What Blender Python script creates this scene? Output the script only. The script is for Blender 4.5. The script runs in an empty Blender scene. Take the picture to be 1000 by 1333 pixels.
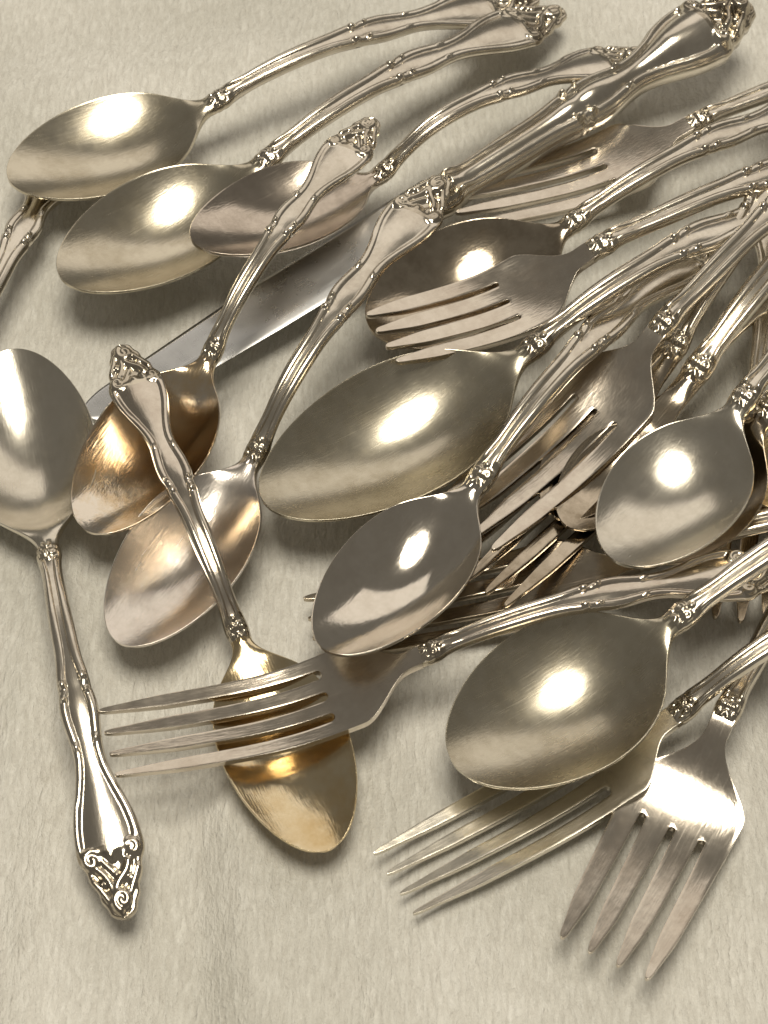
import bpy, bmesh, math, random
import numpy as np
from mathutils import Vector, Matrix

# ------------------------------------------------------------------ camera, world, lamps
scene = bpy.context.scene
CAM_D, CAM_T, CAM_W = 0.50, math.radians(35), 0.175        # distance, tilt from vertical, frame width at the aim point
cam_pos = np.array([0.0, -CAM_D*math.sin(CAM_T), CAM_D*math.cos(CAM_T)])
cam_data = bpy.data.cameras.new('camera'); cam = bpy.data.objects.new('camera', cam_data)
scene.collection.objects.link(cam); scene.camera = cam
cam.location = cam_pos; cam.rotation_euler = (CAM_T, 0, 0)
cam_data.sensor_fit = 'HORIZONTAL'; cam_data.sensor_width = 36
cam_data.lens = 36*CAM_D/CAM_W
cam_data.dof.use_dof = True; cam_data.dof.focus_distance = 0.49; cam_data.dof.aperture_fstop = 56
cam_data.clip_start = 0.02; cam_data.clip_end = 20

world = bpy.data.worlds.new('World'); scene.world = world; world.use_nodes = True
bg = world.node_tree.nodes['Background']
bg.inputs[0].default_value = (1.0, 0.91, 0.77, 1); bg.inputs[1].default_value = 0.145

def lamp(name, loc, target, shape, sx, sy, power, col):
    d = bpy.data.lights.new(name, 'AREA'); d.shape = shape; d.size = sx
    if shape in ('RECTANGLE', 'ELLIPSE'): d.size_y = sy
    d.energy = power; d.color = col
    o = bpy.data.objects.new(name, d); scene.collection.objects.link(o)
    o.location = loc
    o.rotation_euler = (Vector(target)-Vector(loc)).to_track_quat('-Z', 'Y').to_euler()
    return o
lamp('ceiling_lamp', (0.04, 0.0, 2.1), (0, 0, 0), 'DISK', 1.0, 0.2, 34.0, (1.0, 0.92, 0.775))
lamp('lit_wall_fill', (0.25, 1.45, 1.15), (0, 0, 0), 'RECTANGLE', 2.6, 1.0, 6.0, (1.0, 0.90, 0.78))  # added area light standing in for a lit far wall, mirrored in the bowls

scene.view_settings.view_transform = 'Standard'; scene.view_settings.look = 'None'
scene.view_settings.exposure = 0; scene.view_settings.gamma = 1
scene.render.engine = 'CYCLES'
scene.cycles.max_bounces = 10; scene.cycles.glossy_bounces = 6

_f = -cam_pos/np.linalg.norm(cam_pos); _r = np.array([1.0, 0, 0]); _u = np.cross(_r, _f); _k = CAM_W/CAM_D/1000
def at(px, py, zmm=0.0):
    """point of the table-top world seen at a pixel of the 1000 x 1333 photograph, zmm millimetres above the cloth (metres out)"""
    d = _f+_r*(px-500)*_k+_u*(666.5-py)*_k
    return cam_pos+d*(zmm*0.001-cam_pos[2])/d[2]

# ------------------------------------------------------------------ materials
def nt(mat):
    mat.use_nodes = True; t = mat.node_tree; t.nodes.clear(); return t
def N(t, typ, **kw):
    n = t.nodes.new(typ)
    for k, v in kw.items():
        if k.startswith('i_'):
            key = k[2:]; n.inputs[int(key) if key.isdigit() else key].default_value = v
        else: setattr(n, k, v)
    return n
def ramp(t, src, stops):
    r = t.nodes.new('ShaderNodeValToRGB'); e = r.color_ramp.elements
    while len(e) < len(stops): e.new(0.5)
    for el, (p, c) in zip(e, stops):
        el.position = p; el.color = c if len(c) == 4 else (*c, 1)
    t.links.new(src, r.inputs[0]); return r

def silver(name, col=(0.86, 0.79, 0.66), tarnish=(0.50, 0.40, 0.25), amount=0.35, rough=0.20, rvar=0.10, seed=0.0,
           scratch=0.06, streak=(1, 9, 9)):
    m = bpy.data.materials.new(name); t = nt(m); L = t.links.new
    out = N(t, 'ShaderNodeOutputMaterial'); p = N(t, 'ShaderNodeBsdfPrincipled'); L(p.outputs[0], out.inputs[0])
    p.inputs['Metallic'].default_value = 1.0
    tc = N(t, 'ShaderNodeTexCoord')
    mp = N(t, 'ShaderNodeMapping'); mp.inputs['Location'].default_value = (seed, seed*0.7, 0); L(tc.outputs['Object'], mp.inputs[0])
    n1 = N(t, 'ShaderNodeTexNoise', i_Scale=70.0, i_Detail=5.0, i_Roughness=0.62); L(mp.outputs[0], n1.inputs[0])
    n5 = N(t, 'ShaderNodeTexNoise', i_Scale=300.0, i_Detail=4.0, i_Roughness=.7); L(mp.outputs[0], n5.inputs[0])
    nm = N(t, 'ShaderNodeMix', data_type='FLOAT'); nm.inputs[0].default_value = .35; L(n1.outputs[0], nm.inputs[2]); L(n5.outputs[0], nm.inputs[3])
    r1 = ramp(t, nm.outputs[0], [(0.42, (0, 0, 0)), (0.66, (1, 1, 1))])
    am = N(t, 'ShaderNodeMath', operation='MULTIPLY', i_1=amount); L(r1.outputs[0], am.inputs[0])
    mx = N(t, 'ShaderNodeMix', data_type='RGBA'); mx.inputs[6].default_value = (*col, 1); mx.inputs[7].default_value = (*tarnish, 1)
    L(am.outputs[0], mx.inputs[0]); L(mx.outputs[2], p.inputs['Base Color'])
    n2 = N(t, 'ShaderNodeTexNoise', i_Scale=260.0, i_Detail=4.0); L(mp.outputs[0], n2.inputs[0])
    ad = N(t, 'ShaderNodeMath', operation='MULTIPLY_ADD', i_1=rvar*2, i_2=rough-rvar); L(n2.outputs[0], ad.inputs[0])
    a2 = N(t, 'ShaderNodeMath', operation='MULTIPLY_ADD', i_1=0.10); L(am.outputs[0], a2.inputs[0]); L(ad.outputs[0], a2.inputs[2])
    rr = a2
    for ang, sd in ((0.5, 3.0), (-0.9, 7.0)):
        mr = N(t, 'ShaderNodeMapping'); mr.inputs['Rotation'].default_value = (0, 0, ang); mr.inputs['Scale'].default_value = (70, 3200, 600)
        mr.inputs['Location'].default_value = (sd+seed, sd, 0); L(tc.outputs['Object'], mr.inputs[0])
        ns = N(t, 'ShaderNodeTexNoise', i_Scale=1.0, i_Detail=1.0); L(mr.outputs[0], ns.inputs[0])
        rs = ramp(t, ns.outputs[0], [(.64, (0, 0, 0)), (.72, (.035, .035, .035))])
        aa = N(t, 'ShaderNodeMath', operation='ADD'); L(rr.outputs[0], aa.inputs[0]); L(rs.outputs[0], aa.inputs[1]); rr = aa
    L(rr.outputs[0], p.inputs['Roughness'])
    # fine wear: lengthwise hair scratches and hammered unevenness
    ms = N(t, 'ShaderNodeMapping'); ms.inputs['Scale'].default_value = streak; L(mp.outputs[0], ms.inputs[0])
    n3 = N(t, 'ShaderNodeTexNoise', i_Scale=240.0, i_Detail=3.0); L(ms.outputs[0], n3.inputs[0])
    n4 = N(t, 'ShaderNodeTexNoise', i_Scale=120.0, i_Detail=2.0); L(mp.outputs[0], n4.inputs[0])
    b1 = N(t, 'ShaderNodeBump', i_Strength=scratch, i_Distance=0.0004); L(n3.outputs[0], b1.inputs['Height'])
    b2 = N(t, 'ShaderNodeBump', i_Strength=scratch*0.9, i_Distance=0.0012); L(n4.outputs[0], b2.inputs['Height']); L(b1.outputs[0], b2.inputs['Normal'])
    L(b2.outputs[0], p.inputs['Normal'])
    return m

M = {}
M['satin'] = silver('satin_silver', (0.69, 0.64, 0.525), (0.40, 0.345, 0.235), 0.60, 0.21, 0.05, 0.1)
M['dull'] = silver('dull_silver', (0.65, 0.605, 0.495), (0.36, 0.31, 0.21), 0.60, 0.23, 0.05, 0.9, 0.045)
M['pale'] = silver('pale_silver', (0.80, 0.76, 0.67), (0.52, 0.47, 0.37), 0.45, 0.20, 0.05, 1.3, 0.05)
M['bright'] = silver('polished_silver', (0.82, 0.77, 0.69), (0.52, 0.45, 0.36), 0.40, 0.10, 0.04, 0.3, 0.05)
M['blush'] = silver('blush_silver', (0.86, 0.81, 0.75), (0.58, 0.50, 0.43), 0.45, 0.19, 0.06, 2.1, 0.08)
M['rosy'] = silver('rosy_silver', (0.77, 0.71, 0.62), (0.46, 0.38, 0.30), 0.50, 0.15, 0.06, 0.6, 0.06)
M['dark'] = silver('tarnished_silver', (0.58, 0.51, 0.41), (0.22, 0.17, 0.11), 0.75, 0.12, 0.04, 0.4)
M['taupe'] = silver('taupe_silver', (0.68, 0.61, 0.53), (0.30, 0.25, 0.20), 0.60, 0.14, 0.05, 3.4)
M['gold'] = silver('golden_tarnish', (0.82, 0.71, 0.50), (0.66, 0.48, 0.23), 0.80, 0.13, 0.05, 1.7, 0.09)
M['rosegold'] = silver('patchy_gold_silver', (0.84, 0.77, 0.67), (0.72, 0.50, 0.22), 0.80, 0.10, 0.03, 2.6, 0.07)  # gold-toned patches mixed into the silver by noise
M['handle'] = silver('handle_silver', (0.79, 0.74, 0.65), (0.36, 0.30, 0.22), 0.50, 0.18, 0.04, 0.2)
M['crest'] = silver('oxidised_crest', (0.72, 0.66, 0.55), (0.20, 0.16, 0.11), 0.80, 0.15, 0.05, 0.8)
M['steel'] = silver('smooth_steel', (0.75, 0.76, 0.77), (0.62, 0.62, 0.62), 0.30, 0.27, 0.03, 0.5, 0.03, (9, 0.6, 9))

# ------------------------------------------------------------------ mesh helpers
def spline(xs, ys):
    xs = np.asarray(xs, float); ys = np.asarray(ys, float); n = len(xs); h = np.diff(xs)
    A = np.zeros((n, n)); b = np.zeros(n); A[0, 0] = A[-1, -1] = 1
    for i in range(1, n-1):
        A[i, i-1] = h[i-1]; A[i, i] = 2*(h[i-1]+h[i]); A[i, i+1] = h[i]
        b[i] = 3*((ys[i+1]-ys[i])/h[i]-(ys[i]-ys[i-1])/h[i-1])
    c = np.linalg.solve(A, b)
    def f(x):
        x = np.clip(np.asarray(x, float), xs[0], xs[-1]); i = np.clip(np.searchsorted(xs, x)-1, 0, n-2)
        t = x-xs[i]; bb = (ys[i+1]-ys[i])/h[i]-h[i]*(2*c[i]+c[i+1])/3; dd = (c[i+1]-c[i])/(3*h[i])
        return ys[i]+bb*t+c[i]*t*t+dd*t**3
    return f
def sstep(a, b, x):
    t = np.clip((np.asarray(x, float)-a)/(b-a), 0, 1); return t*t*(3-2*t)

def make_obj(name, V, F, mat, parent, normals=None):
    me = bpy.data.meshes.new(name); me.from_pydata(V.tolist(), [], F)
    me.materials.append(mat); me.polygons.foreach_set('use_smooth', [True]*len(me.polygons))
    me.update()
    if normals is not None: me.normals_split_custom_set_from_vertices(normals.tolist())
    o = bpy.data.objects.new(name, me); scene.collection.objects.link(o); o.parent = parent
    return o
def vnormals(V, Q):
    Q = np.asarray(Q); n = np.cross(V[Q[:, 2]]-V[Q[:, 0]], V[Q[:, 3]]-V[Q[:, 1]]); o = np.zeros_like(V)
    for k in range(4): np.add.at(o, Q[:, k], n)
    l = np.linalg.norm(o, axis=1, keepdims=True); l[l == 0] = 1; return o/l
def sub_obj(name, V, Nn, Q, mat, parent, caps=()):
    Q = np.asarray(Q); ids, inv = np.unique(Q, return_inverse=True); F = inv.reshape(Q.shape).tolist()
    lut = {int(a): i for i, a in enumerate(ids)}
    for c in caps: F.append([lut[int(a)] for a in c])
    return make_obj(name, V[ids], F, mat, parent, Nn[ids])

# outline of the flowing handle: half width (mm) for a handle 100 mm long, from neck (0) to tip (1)
HW = spline([0, .03, .07, .16, .28, .38, .425, .445, .47, .51, .56, .61, .67, .73, .78, .82, .845, .862, .878, .90, .918, .935, .952, .968, .982, .993, 1],
            [2.05, 2.4, 2.0, 1.95, 2.3, 2.75, 3.25, 3.3, 3.7, 3.95, 3.45, 3.1, 4.0, 5.7, 6.9, 7.3, 7.35, 6.9, 6.05, 5.75, 5.0, 4.2, 4.05, 3.2, 2.75, 2.0, 0.7])
def spiral(c, r0, r1, a0, a1, n=60):
    t = np.linspace(0, 1, n); r = r0+(r1-r0)*t; a = np.radians(a0+(a1-a0)*t)
    return np.stack([c[0]+r*np.cos(a), c[1]+r*np.sin(a)], 1)
def curve(pts, n=60):
    p = np.asarray(pts, float); s = np.linspace(0, 1, len(p)); q = np.linspace(0, 1, n)
    return np.stack([spline(s, p[:, 0])(q), spline(s, p[:, 1])(q)], 1)
# scrolls of the crest: (polyline in (mm from tip, mm across), radius, height)
CREST = [
    (spiral((2.9, -0.4), 1.9, 0.35, 150, -290), .78, 1.25),
    (spiral((11.0, 4.3), 1.9, 0.35, -50, 330), .74, 1.20),
    (curve([(11.8, 6.1), (14.5, 6.3), (18, 5.8), (23, 4.5)]), .58, .75),
    (spiral((11.6, -4.7), 1.5, 0.3, 60, -320), .68, 1.05),
    (curve([(12.8, -5.6), (15.5, -5.9), (19.5, -5.2)]), .52, .65),
    (curve([(4.8, 0.6), (6.3, -0.4), (8.0, -2.4), (9.6, -3.3)]), .72, 1.05),
    (curve([(4.9, 1.3), (6.8, 1.7), (8.4, 2.7), (9.2, 3.5)]), .70, .95),
    (curve([(8.4, 0.4), (9.8, 1.6), (11.6, 2.4), (13.2, 1.4), (12.8, 0.3)]), .58, .85),
    (curve([(12.8, 0.3), (13.4, -1.2), (12.2, -2.7), (10.6, -2.4)]), .58, .85),
    (curve([(3.2, 2.4), (5.2, 3.5), (7.4, 4.9)]), .58, .75),
    (curve([(4.0, -2.3), (6.0, -3.6), (8.2, -5.0)]), .58, .70),
]
CBEAD = [(11.2, 0.1, 1.15, 1.35), (6.4, 3.2, .8, 1.0), (8.0, 0.1, .7, .8), (6.6, -2.9, .7, .8)]
def ridge(X, Y, poly, r, h):
    P = np.stack([X.ravel(), Y.ravel()], 1); d2 = np.full(len(P), 1e9)
    for a, b in zip(poly[:-1], poly[1:]):
        ab = b-a; t = np.clip(((P-a)@ab)/max(ab@ab, 1e-9), 0, 1); q = P-a-t[:, None]*ab; d2 = np.minimum(d2, (q*q).sum(1))
    return (h*np.sqrt(np.clip(1-d2/(r*r), 0, 1))).reshape(X.shape)

def handle_relief(u, y, w, k, wk, flip, hk=1.0):
    """height in mm of the worked front of the handle; u,y,w arrays; k length scale, wk width scale"""
    e = w-np.abs(y); rw = (0.62+0.36*sstep(.05, .3, u)-0.10*sstep(.5, .7, u))*wk
    rail = 0.72*np.sqrt(np.clip(1-((e-rw*.78)/rw)**2, 0, 1))
    bulb = np.exp(-((u-.075)/.022)**2); rail = rail*(1+.55*bulb)
    wp = np.maximum(w-rw*1.7, .25)
    yn = np.clip(np.abs(y)/wp, 0, 1)
    panel = 0.10+np.clip((wp-.8)*.30, 0, 1.5)*(1-yn**2)
    z = np.maximum(rail, np.where(np.abs(y) < wp, panel, 0))
    # pair of beads and notch on the rails
    for ub, s, r in ((.425, 1, 1.0), (.465, 1, .6), (.585, .6, .7)):
        for sg in (-1, 1):
            dx = (u-ub-.006*sg*flip)*100*k; dy = y-sg*(w-.75*wk)
            z = z+s*.75*np.sqrt(np.clip(1-(dx*dx+dy*dy)/(r*r*wk), 0, 1))
    z = z-.35*np.exp(-((u-.445)/.007)**2)*np.clip(1-e/1.6, 0, 1)
    # crest
    mk = u > .64
    d = (1-u)*100/1.28; yy = y*flip/wk/1.06
    zc = 0.16*np.ones_like(u)
    if mk.any():
        zz = np.zeros(mk.sum())
        for P, r, h in CREST: zz = np.maximum(zz, ridge(d[mk], yy[mk], P, r*1.28, h))
        for a, b, r, h in CBEAD: zz = np.maximum(zz, h*np.sqrt(np.clip(1-((d[mk]-a)**2+(yy[mk]-b)**2)/(r*r), 0, 1)))
        ed = .35*np.sqrt(np.clip(1-((e[mk]-.45)/.6)**2, 0, 1)); ue = .828+.030*(1-np.clip(np.abs(yy[mk])/5.5, 0, 1)**2); f = sstep(-.010, .012, u[mk]-ue)
        z[mk] = np.maximum(z[mk]*(1-f)+f*np.maximum(.05, ed), zz*1.15*sstep(.68, .73, u[mk])+.05*f)
    # worked neck
    f = 1-sstep(.045, .062, u); zn = np.full_like(u, .1)
    dm = u*100*k/wk; yk = y/wk
    if (u < .065).any():
        near = u < .065; zz = zn[near]
        for c, a0, a1 in (((2.9, 1.35), -120, 250), ((2.9, -1.35), 120, -250)):
            zz = np.maximum(zz, ridge(dm[near], yk[near], spiral(c, 1.05, .25, a0, a1, 30), .52, .65))
        zz = np.maximum(zz, ridge(dm[near], yk[near], curve([(-.2, -.9), (.9, -.2), (.9, .2), (-.2, .9)], 20), .45, .6))
        for a, b, r, h in ((5.0, 0, .75, .7), (1.3, 1.9, .55, .5), (1.3, -1.9, .55, .5), (.9, 0, .6, .65)):
            zz = np.maximum(zz, h*np.sqrt(np.clip(1-((dm[near]-a)**2+(yk[near]-b)**2)/(r*r), 0, 1)))
        zn[near] = zz
    z = z*(1-f)+zn*f
    z = z+.7*(1-np.clip(np.abs(y)/w, 0, 1)**2)*(1-sstep(.03, .10, u))
    return z*hk*wk

COLS = 53
_l = np.linspace(-1, 1, COLS); VT = .55*_l+.45*np.sin(_l*math.pi/2)
VB = np.linspace(.96, -.96, 11)
def section_loop(y_top, z_top, w, z_edge, th, V_B=VB, zb=None):
    """rows x cols arrays -> closed loop: top left to right, round edge, underside, round edge"""
    R = len(w); loops = []
    er = th*.5
    ang = np.radians([30, 90, 150])
    Y = [y_top]; Z = [z_top]
    zr = z_edge[:, 1]; zl = z_edge[:, 0]
    Y.append(w[:, None]+er[:, None]*.55*np.sin(ang)[None]); Z.append(zr[:, None]-er[:, None]*(1-np.cos(ang))[None])
    Y.append(w[:, None]*V_B[None]); Z.append(zb)
    Y.append(-w[:, None]-er[:, None]*.55*np.sin(ang[::-1])[None]); Z.append(zl[:, None]-er[:, None]*(1-np.cos(ang[::-1]))[None])
    return np.concatenate(Y, 1), np.concatenate(Z, 1)
def grid_quads(R, C):
    i = np.arange(R-1)[:, None]*C; j = np.arange(C)[None]; a = i+j; b = i+(j+1) % C
    return np.stack([a, a+C, b+C, b], -1)          # (R-1, C, 4)

def handle_rows(n=1.0):
    return np.concatenate([np.linspace(0, .062, int(26*n), endpoint=False), np.linspace(.062, .40, int(40*n), endpoint=False),
        np.linspace(.40, .49, int(36*n), endpoint=False), np.linspace(.49, .80, int(50*n), endpoint=False), np.linspace(.80, 1.0, int(76*n))])

def handle_grid(us, xs, zc, k, wk, flip, thick=1.0, relief=1.0, hollow=0.0):
    w = HW(us)*wk+(1.5*(1-sstep(.35, .75, us)) if hollow else 0)
    y = w[:, None]*VT[None]; U = np.repeat(us[:, None], COLS, 1)
    rel = handle_relief(U, y, np.repeat(w[:, None], COLS, 1), k, wk, flip, relief)
    for _ in range(2):                                # cast ornament is soft: round off the carving
        b = rel.copy(); b[1:-1] = (rel[:-2]+2*rel[1:-1]+rel[2:])/4
        b[:, 1:-1] = (b[:, :-2]+2*b[:, 1:-1]+b[:, 2:])/4
        rel = np.where(U > .70, b, np.where(U < .07, .5*b+.5*rel, rel))
    crown = hollow*np.sqrt(np.clip(1-(VT*.97)**2, 0, 1))[None]*(w/9.0)[:, None]**.75
    zt = zc[:, None]+rel+crown
    th = (2.5-1.0*sstep(.1, .9, us))*thick
    zb = zc[:, None]-th[:, None]-.1*np.sqrt(np.clip(1-VB**2, 0, 1))[None]*3-hollow*.9*np.sqrt(np.clip(1-VB**2, 0, 1))[None]*(w/9.0)[:, None]**.75
    Y, Z = section_loop(y, zt, w, zt[:, [0, -1]], th, zb=zb)
    X = np.repeat(xs[:, None], Y.shape[1], 1)
    return X, Y, Z

def place(root, P):
    """tip, neck and end pixels with heights (mm) -> root transform; returns length, neck fraction, neck height over the chord"""
    A = at(*P['tip'], P['ht']); zn = P.get('zn')
    if 'L' in P:                                   # handle runs out of the picture: its length is known, its course is tip -> neck
        Nk = at(*P['neck'], P['hn']); h = Nk-A; h[2] = 0; h /= np.linalg.norm(h)
        dz = (P['he']-P['ht'])*.001; B = A+h*math.sqrt((P['L']*.001)**2-dz*dz)+np.array([0, 0, dz])
    else: B = at(*P['end'], P['he'])
    X = B-A; Lm = np.linalg.norm(X); X = X/Lm
    Y = np.cross([0, 0, 1.0], X); Y /= np.linalg.norm(Y); Z = np.cross(X, Y)
    if 'L' not in P:
        d = at(*P['neck'], 0)-cam_pos; d /= np.linalg.norm(d)
        if abs(d@Y) > .2: Nk = cam_pos+d*(((A-cam_pos)@Y)/(d@Y))
        else: Nk = at(*P['neck'], P['hn']); zn = zn if zn is not None else 3.5
    tn = float((Nk-A)@X/Lm)
    if zn is None: zn = float((Nk-A)@Z)*1000
    zn = min(max(zn, -3), 8)
    r = math.radians(P.get('roll', 0)); Y, Z = Y*math.cos(r)+Z*math.sin(r), -Y*math.sin(r)+Z*math.cos(r)
    root.matrix_world = Matrix(((X[0], Y[0], Z[0], A[0]), (X[1], Y[1], Z[1], A[1]), (X[2], Y[2], Z[2], A[2]), (0, 0, 0, 1)))
    return Lm*1000, tn, zn

def thing(name, label, cat, group):
    o = bpy.data.objects.new(name, None); o.empty_display_size = .01; scene.collection.objects.link(o)
    o['label'] = label; o['category'] = cat
    if group: o['group'] = group
    return o

def finish_handle(root, X, Y, Z, us, rows0, mats, bowl_rows=None, bowl_mat=None):
    """split one continuous surface into bowl / handle (> neck_ornament, crest)"""
    R, C = X.shape; V = np.stack([X, Y, Z], -1).reshape(-1, 3)*.001
    Q = grid_quads(R, C); Nn = vnormals(V, Q.reshape(-1, 4))
    r_neck = rows0+int(np.searchsorted(us, .058)); r_cr = rows0+int(np.searchsorted(us, .832))
    if bowl_rows:
        sub_obj('bowl', V, Nn, Q[:rows0].reshape(-1, 4), bowl_mat, root, caps=[list(range(C-1, -1, -1))[::-1]])
        h = sub_obj('handle', V, Nn, Q[r_neck:r_cr].reshape(-1, 4), mats[0], root)
        sub_obj('neck_ornament', V, Nn, Q[rows0:r_neck].reshape(-1, 4), mats[1], h)
    else:
        h = sub_obj('handle', V, Nn, Q[r_neck:r_cr].reshape(-1, 4), mats[0], root)
        sub_obj('neck_ornament', V, Nn, Q[:r_neck].reshape(-1, 4), mats[1], h, caps=[list(range(C))])
    sub_obj('crest', V, Nn, Q[r_cr:].reshape(-1, 4), mats[1], h, caps=[[(R-1)*C+j for j in range(C)][::-1]])
    return h

def spoon(P):
    root = thing(P.get('name', 'teaspoon'), P['label'], P.get('cat', 'spoon'), P.get('group'))
    L, tn, zn = place(root, P)
    xn = tn*L; Lh = L-xn; k = Lh/100; wk = P.get('wk', k); Lb = xn*.965; D = P.get('depth', 7.5); W = P.get('bw', .31)*Lb; arch = P.get('arch', 9)
    zf = spline([0, tn*.45, tn*.85, tn, tn+(1-tn)*.12, tn+(1-tn)*.3, tn+(1-tn)*.5, tn+(1-tn)*.75, tn+(1-tn)*.92, 1],
                [0, zn*.12, zn*.55, zn, zn+(arch-zn)*.55, arch, arch*.93, arch*.45, arch*.12, 0])
    nb = 64; Lb = xn*P.get('lb', .90); W = P.get('bw', .31)*.955*xn
    xb = xn*(.5*(1-np.cos(np.linspace(0, 1, nb, endpoint=False)*math.pi*.80))/(.5*(1-math.cos(math.pi*.80))))
    us = handle_rows(); xh = xn+us*Lh
    tr = 2*xb/Lb-1; tt = np.clip(tr, -1, 1); eg = P.get('egg', .13)
    egg = lambda t: W*np.sqrt(np.clip(1-t*t, 0, 1))*(1+eg*t-.10*eg*t*t)
    wn = float(HW(0))*wk; tc = .80; xc = (tc+1)/2*Lb; w0 = float(egg(tc)); m0 = float(egg(tc+.01)-egg(tc-.01))/(.02*Lb/2)
    hl = xn-xc; m0 = max(m0*hl, -2.9*(w0-wn)); q = np.clip((xb-xc)/hl, 0, 1)
    her = (2*q**3-3*q**2+1)*w0+(q**3-2*q**2+q)*m0+(-2*q**3+3*q**2)*wn
    w = np.maximum(np.where(xb < xc, egg(tt), her), .02)
    qq = 1-tr*tr; dp = np.where(tr < 0, qq, (qq+np.sqrt(qq*qq+.03*sstep(0, .7, tr)))/2)*(1+.22*tt)
    dp = np.clip(dp, 0, 2)*(1-sstep(.93, 1.0, xb/xn))
    y = w[:, None]*VT[None]; zt = zf(xb/L)[:, None]-D*dp[:, None]*(1-VT[None]**2)+(.7*wk*sstep(.82, .97, xb/xn))[:, None]*(1-VT[None]**2)
    th = .95+1.4*sstep(.75, 1.0, xb/xn)
    zb = zf(xb/L)[:, None]-D*dp[:, None]*(1-VB[None]**2)-th[:, None]
    Yb, Zb = section_loop(y, zt, w, zt[:, [0, -1]], th*np.clip(.25+xb/2.0, 0, 1), zb=zb)
    Xb = np.repeat(xb[:, None], Yb.shape[1], 1)
    Xh, Yh, Zh = handle_grid(us, xh, zf(xh/L), k, wk, P.get('flip', 1), P.get('thick', 1.0))
    X = np.concatenate([Xb, Xh]); Y = np.concatenate([Yb, Yh]); Z = np.concatenate([Zb, Zh])
    finish_handle(root, X, Y, Z, us, nb, (M[P.get('hm', 'handle')], M[P.get('cm', 'crest')]), True, M[P.get('bm', 'satin')])
    return root

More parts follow.
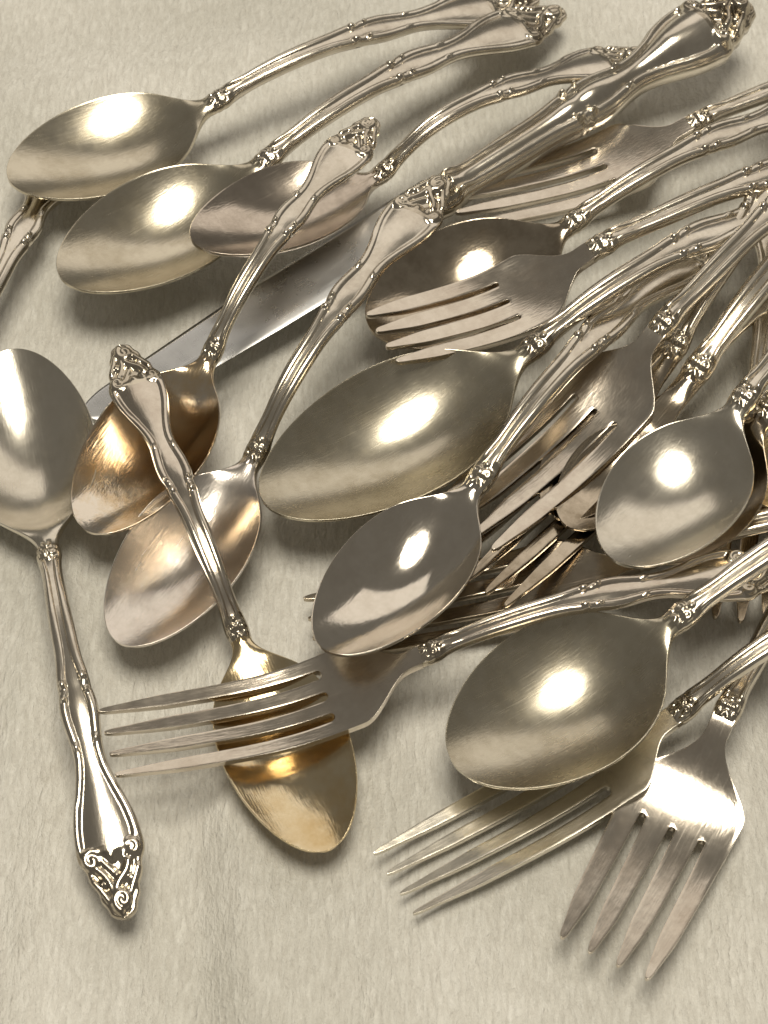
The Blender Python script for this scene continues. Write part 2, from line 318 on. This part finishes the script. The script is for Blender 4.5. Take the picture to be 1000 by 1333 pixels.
def fork(P):
    root = thing('fork', P['label'], 'fork', P.get('group'))
    L, tn, zn = place(root, P)
    xn = tn*L; Lh = L-xn; k = Lh/100; wk = P.get('wk', k); arch = P.get('arch', 8); sag = P.get('sag', 3.5); W = P.get('fw', 11.0)
    xr = P.get('slot', .70)*xn
    zf = spline([0, tn*.30, tn*.62, tn*.85, tn, tn+(1-tn)*.12, tn+(1-tn)*.3, tn+(1-tn)*.5, tn+(1-tn)*.75, tn+(1-tn)*.92, 1],
                [0, -sag*.75, -sag, -sag*.35+zn*.35, zn, zn+(arch-zn)*.55, arch, arch*.92, arch*.45, arch*.12, 0])
    # flat plate: rows from the tine tips to the neck, four tines sharing their borders behind the slots
    g = P.get('gap', 1.35); n = 7
    tw = (2*W-3*g)/4
    def half(x):
        wn = 2.5*wk
        s = 1-sstep(xr+.26*(xn-xr), xn-.14*(xn-xr), x)
        return wn+(W*(1+.03*np.sin(np.clip((x-xr)/(xn-xr), 0, 1)*math.pi))-wn)*s
    bm = bmesh.new(); top = {}
    xs_head = np.linspace(xr, xn+.8*k, 26); VV = {}
    def vert(key, x, y):
        if key not in VV: VV[key] = bm.verts.new((x, y, 0))
        return VV[key]
    faces = []
    # borders in y at the slot root, as fractions of the half width
    cols = 4*(n-1)
    bord = [-W+i*(tw+g)-g/2 for i in range(1, 4)]
    edges_root = [-W]+bord+[W]
    fr = np.concatenate([np.linspace(edges_root[i], edges_root[i+1], n)[:-1] for i in range(4)]+[[W]])/W
    for i, x in enumerate(xs_head):
        hw = float(half(x))
        for j, f in enumerate(fr): vert(('h', i, j), x, f*hw)
    for i in range(len(xs_head)-1):
        for j in range(cols): faces.append((('h', i, j), ('h', i+1, j), ('h', i+1, j+1), ('h', i, j+1)))
    xt = xr*(1-np.concatenate([[0], np.array([.004, .010, .018, .028]), np.linspace(.05, .93, 26), [.955, .975, .99, 1.0]]))
    spread = P.get('spread', .93)
    for ti in range(4):
        for i, x in enumerate(xt):
            s = 1-x/xr; dx = xr-x; r = g/2
            gw = g/2*math.sqrt(max(0, 1-max(0, (r-dx)/r)**2)) if i else 0
            lo = edges_root[ti]+(gw if ti > 0 else 0); hi = edges_root[ti+1]-(gw if ti < 3 else 0)
            c = (lo+hi)/2; hw = (hi-lo)/2
            tap = (1-P.get('taper', .22)*s)*(1-.62*float(sstep(.66, 1.06, s)))
            if s > .955: tap *= math.sqrt(max(.06, 1-((s-.955)/.046)**2))
            base_c = (-W+ti*(tw+g)+tw/2); c = base_c*(1-(1-spread)*s) if i > 5 else c*(1-i/6)+base_c*i/6
            if i <= 5: lo2, hi2 = lo, hi
            else: lo2, hi2 = c-tw/2*tap, c+tw/2*tap
            for j in range(n):
                key = ('h', 0, ti*(n-1)+j) if i == 0 else ('t', ti, i, j)
                vert(key, x, lo2+(hi2-lo2)*j/(n-1))
        for i in range(len(xt)-1):
            for j in range(n-1):
                q = []
                for a, b in ((i+1, j), (i, j), (i, j+1), (i+1, j+1)): q.append(('h', 0, ti*(n-1)+b) if a == 0 else ('t', ti, a, b))
                faces.append(tuple(q))
    for q in faces: bm.faces.new([VV[a] for a in q])
    bm.normal_update()
    if bm.faces[:][0].normal.z < 0: bmesh.ops.reverse_faces(bm, faces=bm.faces[:])
    geo = bmesh.ops.extrude_face_region(bm, geom=bm.faces[:])
    nv = [v for v in geo['geom'] if isinstance(v, bmesh.types.BMVert)]
    TH = 1.6
    for v in nv: v.co.z -= TH
    bmesh.ops.recalc_face_normals(bm, faces=bm.faces[:])
    sharp = [e for e in bm.edges if len(e.link_faces) == 2 and e.calc_face_angle(0) > 1.2 and abs(e.verts[0].co.z-e.verts[1].co.z) < .1]
    bmesh.ops.bevel(bm, geom=sharp, offset=.28, segments=2, profile=.6, affect='EDGES', clamp_overlap=True)
    bm.verts.ensure_lookup_table(); bm.faces.ensure_lookup_table()
    flat = np.array([v.co[:] for v in bm.verts])
    polys = [[v.index for v in f.verts] for f in bm.faces]
    x = flat[:, 0]; z = flat[:, 2]
    tscale = np.interp(x, [0, xr*.3, xr, xn], [.75, 1.0, 1.15, 1.5])
    V = flat.copy(); hwv = np.maximum(half(np.maximum(x, xr)), 1)
    camber = .06*W*(flat[:, 1]/W)**2
    wob = np.zeros_like(x)
    if P.get('bent'):
        rs = np.random.RandomState(P['bent'])
        tid = np.clip(((flat[:, 1]+W)/(tw+g)).astype(int), 0, 3); off = rs.uniform(-1, 1, 4)
        wob = off[tid]*np.clip(1-x/xr, 0, 1)**1.6
    V[:, 2] = zf(np.clip(x, 0, L)/L)+z*tscale+camber+wob
    V *= .001
    me = bpy.data.meshes.new('tmp'); me.from_pydata(V.tolist(), [], polys); me.update()
    nn = np.zeros(len(V)*3); me.vertices.foreach_get('normal', nn) if False else me.vertex_normals.foreach_get('vector', nn)
    nn = nn.reshape(-1, 3); bpy.data.meshes.remove(me)
    groups = {0: [], 1: [], 2: [], 3: [], 'head': []}
    for f in polys:
        c = flat[f].mean(0)
        if c[0] >= xr-.01: groups['head'].append(f)
        else: groups[int(np.clip(np.searchsorted(bord, c[1]*1.0/(1-(1-spread)*(1-c[0]/xr))), 0, 3))].append(f)
    def part(name, fs, mat, parent):
        ids = sorted({i for f in fs for i in f}); lut = {a: i for i, a in enumerate(ids)}
        return make_obj(name, V[ids], [[lut[i] for i in f] for f in fs], mat, parent, nn[ids])
    hm = M[P.get('bm', 'bright')]
    hd = part('head', groups['head'], hm, root)
    for ti in range(4): part('tine', groups[ti], hm, hd)
    bm.free()
    us = handle_rows(); xh = xn+us*Lh
    X, Y, Z = handle_grid(us, xh, zf(xh/L), k, wk, P.get('flip', 1))
    finish_handle(root, X, Y, Z, us, 0, (M[P.get('hm', 'handle')], M[P.get('cm', 'crest')]))
    return root

def knife(P):
    root = thing('dinner_knife', P['label'], 'knife', None)
    L, tn, zn = place(root, P); xn = tn*L; Lh = L-xn; k = Lh/100; wk = P['wk']
    zf = spline([0, tn*.5, tn, tn+(1-tn)*.5, 1], [0, 0, 0, .6, 0])
    # blade, full flat with ground edge on the near side (negative y)
    xs = np.concatenate([np.linspace(0, 1, 22)**2*16, np.linspace(17, xn+2, 40)]); C = []
    up = np.interp(xs, [0, 20, xn*.5, xn], [3.2, 4.2, 6.0, 6.2])*np.sqrt(np.clip(1-(1-np.clip(xs/9, 0, 1))**2, 0, 1))
    dn = np.interp(xs, [0, 20, xn*.5, xn], [7.5, 8.0, 8.8, 9.2])*np.sqrt(np.clip(1-(1-np.clip(xs/16, 0, 1))**2, 0, 1)); dn = dn*(1-.55*sstep(xn-9, xn, xs))
    q = np.linspace(0, 1, 15); th = np.interp(xs, [0, xn*.7, xn], [.7, 1.3, 2.2])
    Yt = -dn[:, None]+(up+dn)[:, None]*q[None]; prof = np.interp(q, [0, .18, .8, 1], [.12, .75, 1, .9])
    Zt = zf(xs/L)[:, None]+th[:, None]*.5*prof[None]; Zb = zf(xs/L)[:, None]-th[:, None]*.5*prof[None]
    Y = np.concatenate([Yt, Yt[:, ::-1]], 1); Z = np.concatenate([Zt, Zb[:, ::-1]], 1); X = np.repeat(xs[:, None], Y.shape[1], 1)
    V = np.stack([X, Y, Z], -1).reshape(-1, 3)*.001; Q = grid_quads(*X.shape).reshape(-1, 4); Cn = X.shape[1]
    sub_obj('blade', V, vnormals(V, Q), Q, M['steel'], root, caps=[list(range(Cn)), [(len(xs)-1)*Cn+j for j in range(Cn)][::-1]])
    us = handle_rows(); xh = xn+us*Lh
    X, Y, Z = handle_grid(us, xh, zf(xh/L), k, wk, P.get('flip', 1), 1.2, 1.7, P['hollow'])
    finish_handle(root, X, Y, Z, us, 0, (M['handle'], M['crest']))
    return root

# ------------------------------------------------------------------ the cloth
def build_cloth():
    m = bpy.data.materials.new('cream_cloth'); t = nt(m); L = t.links.new
    out = N(t, 'ShaderNodeOutputMaterial'); p = N(t, 'ShaderNodeBsdfPrincipled'); L(p.outputs[0], out.inputs[0])
    tc = N(t, 'ShaderNodeTexCoord')
    ms = N(t, 'ShaderNodeMapping'); ms.inputs['Scale'].default_value = (1, .26, 1); L(tc.outputs['Object'], ms.inputs[0])
    fib = N(t, 'ShaderNodeTexNoise', i_Scale=900.0, i_Detail=4.0, i_Roughness=.62, i_Distortion=.6); L(ms.outputs[0], fib.inputs[0])
    big = N(t, 'ShaderNodeTexNoise', i_Scale=18.0, i_Detail=5.0); L(tc.outputs['Object'], big.inputs[0])
    pk = N(t, 'ShaderNodeTexNoise', i_Scale=170.0, i_Detail=2.0, i_Distortion=.4); L(ms.outputs[0], pk.inputs[0])
    c1 = ramp(t, fib.outputs[0], [(.32, (.68, .66, .605)), (.50, (.755, .74, .685)), (.70, (.86, .85, .80))])  # fibre tone, with sparkle painted in as lighter streaks
    c2 = ramp(t, big.outputs[0], [(.35, (.82, .82, .80)), (.65, (1, 1, 1))])  # broad blotches; uneven sheen of the cloth put into its colour
    mu = N(t, 'ShaderNodeMix', data_type='RGBA', blend_type='MULTIPLY'); mu.inputs[0].default_value = 1
    L(c1.outputs[0], mu.inputs[6]); L(c2.outputs[0], mu.inputs[7])
    # a few stains
    st = N(t, 'ShaderNodeTexNoise', i_Scale=38.0, i_Detail=3.0); L(tc.outputs['Object'], st.inputs[0])
    sr = ramp(t, st.outputs[0], [(.70, (0, 0, 0)), (.78, (.35, .35, .35))])
    mz = N(t, 'ShaderNodeMix', data_type='RGBA'); mz.inputs[7].default_value = (.42, .38, .29, 1)
    L(sr.outputs[0], mz.inputs[0]); L(mu.outputs[2], mz.inputs[6]); L(mz.outputs[2], p.inputs['Base Color'])
    p.inputs['Roughness'].default_value = .42; p.inputs['Specular IOR Level'].default_value = .5
    p.inputs['Sheen Weight'].default_value = .12
    fine = N(t, 'ShaderNodeTexNoise', i_Scale=1300.0, i_Detail=3.0); L(tc.outputs['Object'], fine.inputs[0])
    b0 = N(t, 'ShaderNodeBump', i_Strength=.45, i_Distance=.0008); L(fine.outputs[0], b0.inputs['Height'])
    b1 = N(t, 'ShaderNodeBump', i_Strength=.55, i_Distance=.0013); L(fib.outputs[0], b1.inputs['Height']); L(b0.outputs[0], b1.inputs['Normal'])
    b2 = N(t, 'ShaderNodeBump', i_Strength=.40, i_Distance=.0018); L(pk.outputs[0], b2.inputs['Height']); L(b1.outputs[0], b2.inputs['Normal'])
    L(b2.outputs[0], p.inputs['Normal'])
    n = 260; S = .42
    g = np.linspace(-S, S, n); X, Y = np.meshgrid(g, g)
    rs = np.random.RandomState(4); Z = np.zeros_like(X)
    for i in range(26):
        kx = rs.uniform(15, 95); ky = rs.uniform(-14, 14); Z += rs.uniform(.2, 1)*math.sqrt(20/kx)*np.sin(kx*X+ky*Y+rs.uniform(0, 6.3))*.00022
    for x0, sl, am, wd in ((-.075, .05, .0026, .007), (-.050, -.10, -.0022, .009), (-.040, -.12, .0016, .006), (.02, .10, .0012, .012), (-.092, .02, .0018, .008), (.06, -.18, .0016, .010), (.085, -.12, -.0014, .012)):
        Z += 1.8*am*np.exp(-((X-x0-sl*Y)/wd)**2)*(.5+.5*np.tanh((-.03-Y)/.05))
    for y0, am, wd in ((.16, .0024, .012), (.19, -.0016, .015), (.145, -.0012, .008)):
        Z += am*np.exp(-((Y-y0-.25*X)/wd)**2)*(.5+.5*np.tanh((-X-.0)/.05))
    Z -= Z.max()*.6
    V = np.stack([X, Y, Z], -1).reshape(-1, 3); i = np.arange(n-1)[:, None]*n+np.arange(n-1)[None]
    F = np.stack([i, i+1, i+n+1, i+n], -1).reshape(-1, 4).tolist()
    o = make_obj('cloth', V, F, m, None); o['kind'] = 'structure'; o['label'] = 'cream textured cloth under the silverware'
    o['category'] = 'cloth'
build_cloth()

# ------------------------------------------------------------------ the silverware (pixels of the photograph give the spot, heights are mm above the cloth)
SG, FG = 'silver spoons heaped on the cloth', 'silver forks heaped on the cloth'
SPOONS = [
 dict(tip=(12, 235), neck=(272, 134), end=(700, -6), ht=10.5, he=4, arch=9, depth=5.6, bm='satin', label='topmost spoon at the upper left, satin bowl and arched handle leaving the top edge'),
 dict(tip=(82, 364), neck=(336, 214), end=(733, 12), ht=13, he=4, arch=10, bw=.30, bm='satin', label='satin spoon just below the topmost one, a smaller dark bowl resting in it'),
 dict(tip=(253, 316), neck=(488, 230), end=(838, 66), ht=19, he=5, arch=8, roll=-4, bm='taupe', bw=.28, depth=5.8, label='small tarnished spoon whose bowl rests inside a satin spoon at upper left'),
 dict(tip=(114, 691), neck=(270, 466), end=(487, 154), ht=10.5, he=22, arch=8, bm='rosegold', bw=.275, flip=-1, label='spoon with golden patches in its bowl, lying across the knife blade'),
 dict(tip=(156, 837), neck=(326, 600), end=(578, 230), ht=7, he=20, arch=8, bm='blush', bw=.265, depth=6.5, flip=1, label='pinkish spoon left of centre, scratched bowl on the cloth under another handle'),
 dict(tip=(428, 1106), neck=(315, 832), end=(155, 450), roll=-4, ht=4.6, he=14, hn=7, zn=-1.0, arch=8, depth=4.8, bm='gold', hm='rosy', bw=.265, label='spoon with amber bowl under a fork and handle pointing to the upper left'),
 dict(tip=(10, 455), neck=(72, 702), end=(163, 1194), ht=7.3, he=4, hn=11, roll=5, arch=8, bm='pale', bw=.275, flip=-1, label='spoon at the left edge with its handle pointing down to the lower left'),
 dict(tip=(-90, 545), neck=(-40, 430), end=(98, 190), ht=8, he=0.2, hn=10, zn=3, arch=5, wk=1.0, bm='satin', label='silver handle entering at the left edge beneath the topmost spoon bowl'),
 dict(tip=(484, 430), neck=(737, 293), L=150, ht=9, he=10, hn=13, arch=10, bm='dark', depth=7.5, bw=.33, label='dark tarnished spoon bowl right of the knife, under the tines of a fork'),
 dict(name='tablespoon', tip=(345, 655), neck=(683, 458), L=175, ht=13, he=14, hn=17, arch=12, bm='dull', depth=9, bw=.27, label='largest spoon in the centre with long dull pointed bowl'),
 dict(tip=(424, 846), neck=(617, 633), end=(938, 296), ht=18, he=8, hn=22, arch=10, roll=-4, bm='bright', depth=7.5, bw=.27, label='mirror polished spoon below the centre with its bowl over fork tines'),
 dict(tip=(722, 672), neck=(869, 461), roll=2, L=150, ht=9, he=16, hn=12, arch=9, bm='dark', wk=1.2, bw=.22, lb=.66, depth=3.5, label='nested spoon whose bowl edge peeks out left of the pale spoon on the right'),
 dict(tip=(738, 684), neck=(899, 491), roll=2, L=150, ht=10, he=16, hn=14, arch=9, bm='dark', wk=1.2, bw=.21, lb=.66, depth=3.5, label='nested spoon mostly hidden under the pale spoon, bright bulbs at its neck'),
 dict(tip=(838, 726), neck=(988, 545), L=150, ht=15, he=18, hn=22, arch=8, bm='dark', bw=.31, depth=6, label='spoon at the right edge with its dark bowl under the pale spoon'),
 dict(tip=(802, 730), neck=(961, 531), L=150, ht=21, he=24, hn=27, roll=-6, arch=8, bm='pale', bw=.335, depth=5.6, label='pale round spoon at the right, lying on top of nested spoons'),
 dict(tip=(979, 648), neck=(1160, 522), L=150, ht=13, he=12, hn=18, arch=8, bm='gold', bw=.30, depth=6, label='copper toned spoon tip just peeking in at the right edge'),
 dict(name='soup_spoon', tip=(592, 996), neck=(874, 810), L=158, ht=14, he=24, hn=21, arch=9, bm='dull', depth=7.5, bw=.34, label='wide pale soup spoon at lower right lying over fork tines'),
]
FORKS = [
 dict(tip=(139, 967), neck=(547, 856), end=(1035, 735), spread=.97, ht=12, he=14, arch=9, zn=3, sag=5, slot=.70, gap=2.1, fw=9.6, bm='rosy', hm='rosy', label='fork at lower left whose tines touch the handle of the left spoon'),
 dict(tip=(496, 440), neck=(768, 325), L=158, ht=17, he=13, hn=20, arch=9, slot=.62, gap=1.25, fw=10.5, bm='rosy', label='fork right of the knife with tines lying across a dark spoon bowl'),
 dict(tip=(588, 266), neck=(897, 160), L=160, ht=9, he=6, hn=11, arch=7, slot=.66, gap=1.8, fw=10.5, bm='rosy', label='uppermost fork with its tines under the knife handle'),
 dict(tip=(604, 688), neck=(853, 432), L=165, ht=12, he=22, hn=22, arch=10, slot=.69, gap=1.25, fw=11.2, bm='rosy', label='fork at centre right, tines pointing lower left over another fork'),
 dict(tip=(620, 762), neck=(890, 500), sag=1.6, L=145, ht=9, he=6, hn=8, arch=4, slot=.66, gap=2.0, fw=10.5, bm='dark', label='fork hidden beneath the centre right fork, only dark tines showing'),
 dict(tip=(404, 817), neck=(830, 728), sag=2.0, L=165, ht=2.6, he=10, hn=6.2, arch=6, slot=.68, gap=2.0, fw=10, bm='dark', label='fork under the mirror polished spoon, tine tips poking out at its left'),
 dict(tip=(512, 1150), neck=(875, 932), L=160, ht=2, he=16, hn=9, arch=9, sag=3.5, slot=.72, gap=2.2, taper=.34, fw=10, bm='pale', label='fork at lower right with long thin tines under the soup spoon'),
 dict(tip=(786, 1248), neck=(942, 935), L=155, ht=6, he=2, hn=11.5, arch=6, sag=2.5, slot=.60, gap=1.5, taper=.36, fw=12.4, bm='rosy', label='lowest fork at lower right with wide shiny head and four tines'),
 dict(tip=(948, 806), neck=(980, 560), end=(1015, 235), ht=3, he=6, hn=8, arch=5, slot=.62, gap=1.8, fw=11, bm='dark', label='fork at the right edge, shaded tine tips pointing down beneath handles'),
]
for P in SPOONS: P['group'] = SG; spoon(P)
for P in FORKS: P['group'] = FG; fork(P)
knife(dict(tip=(108, 540), neck=(562, 259), end=(976, 8), ht=2, he=14, hn=9, wk=1.34, hollow=3.4, flip=1,
           label='dinner knife with fat ornate handle at the top right and steel blade'))
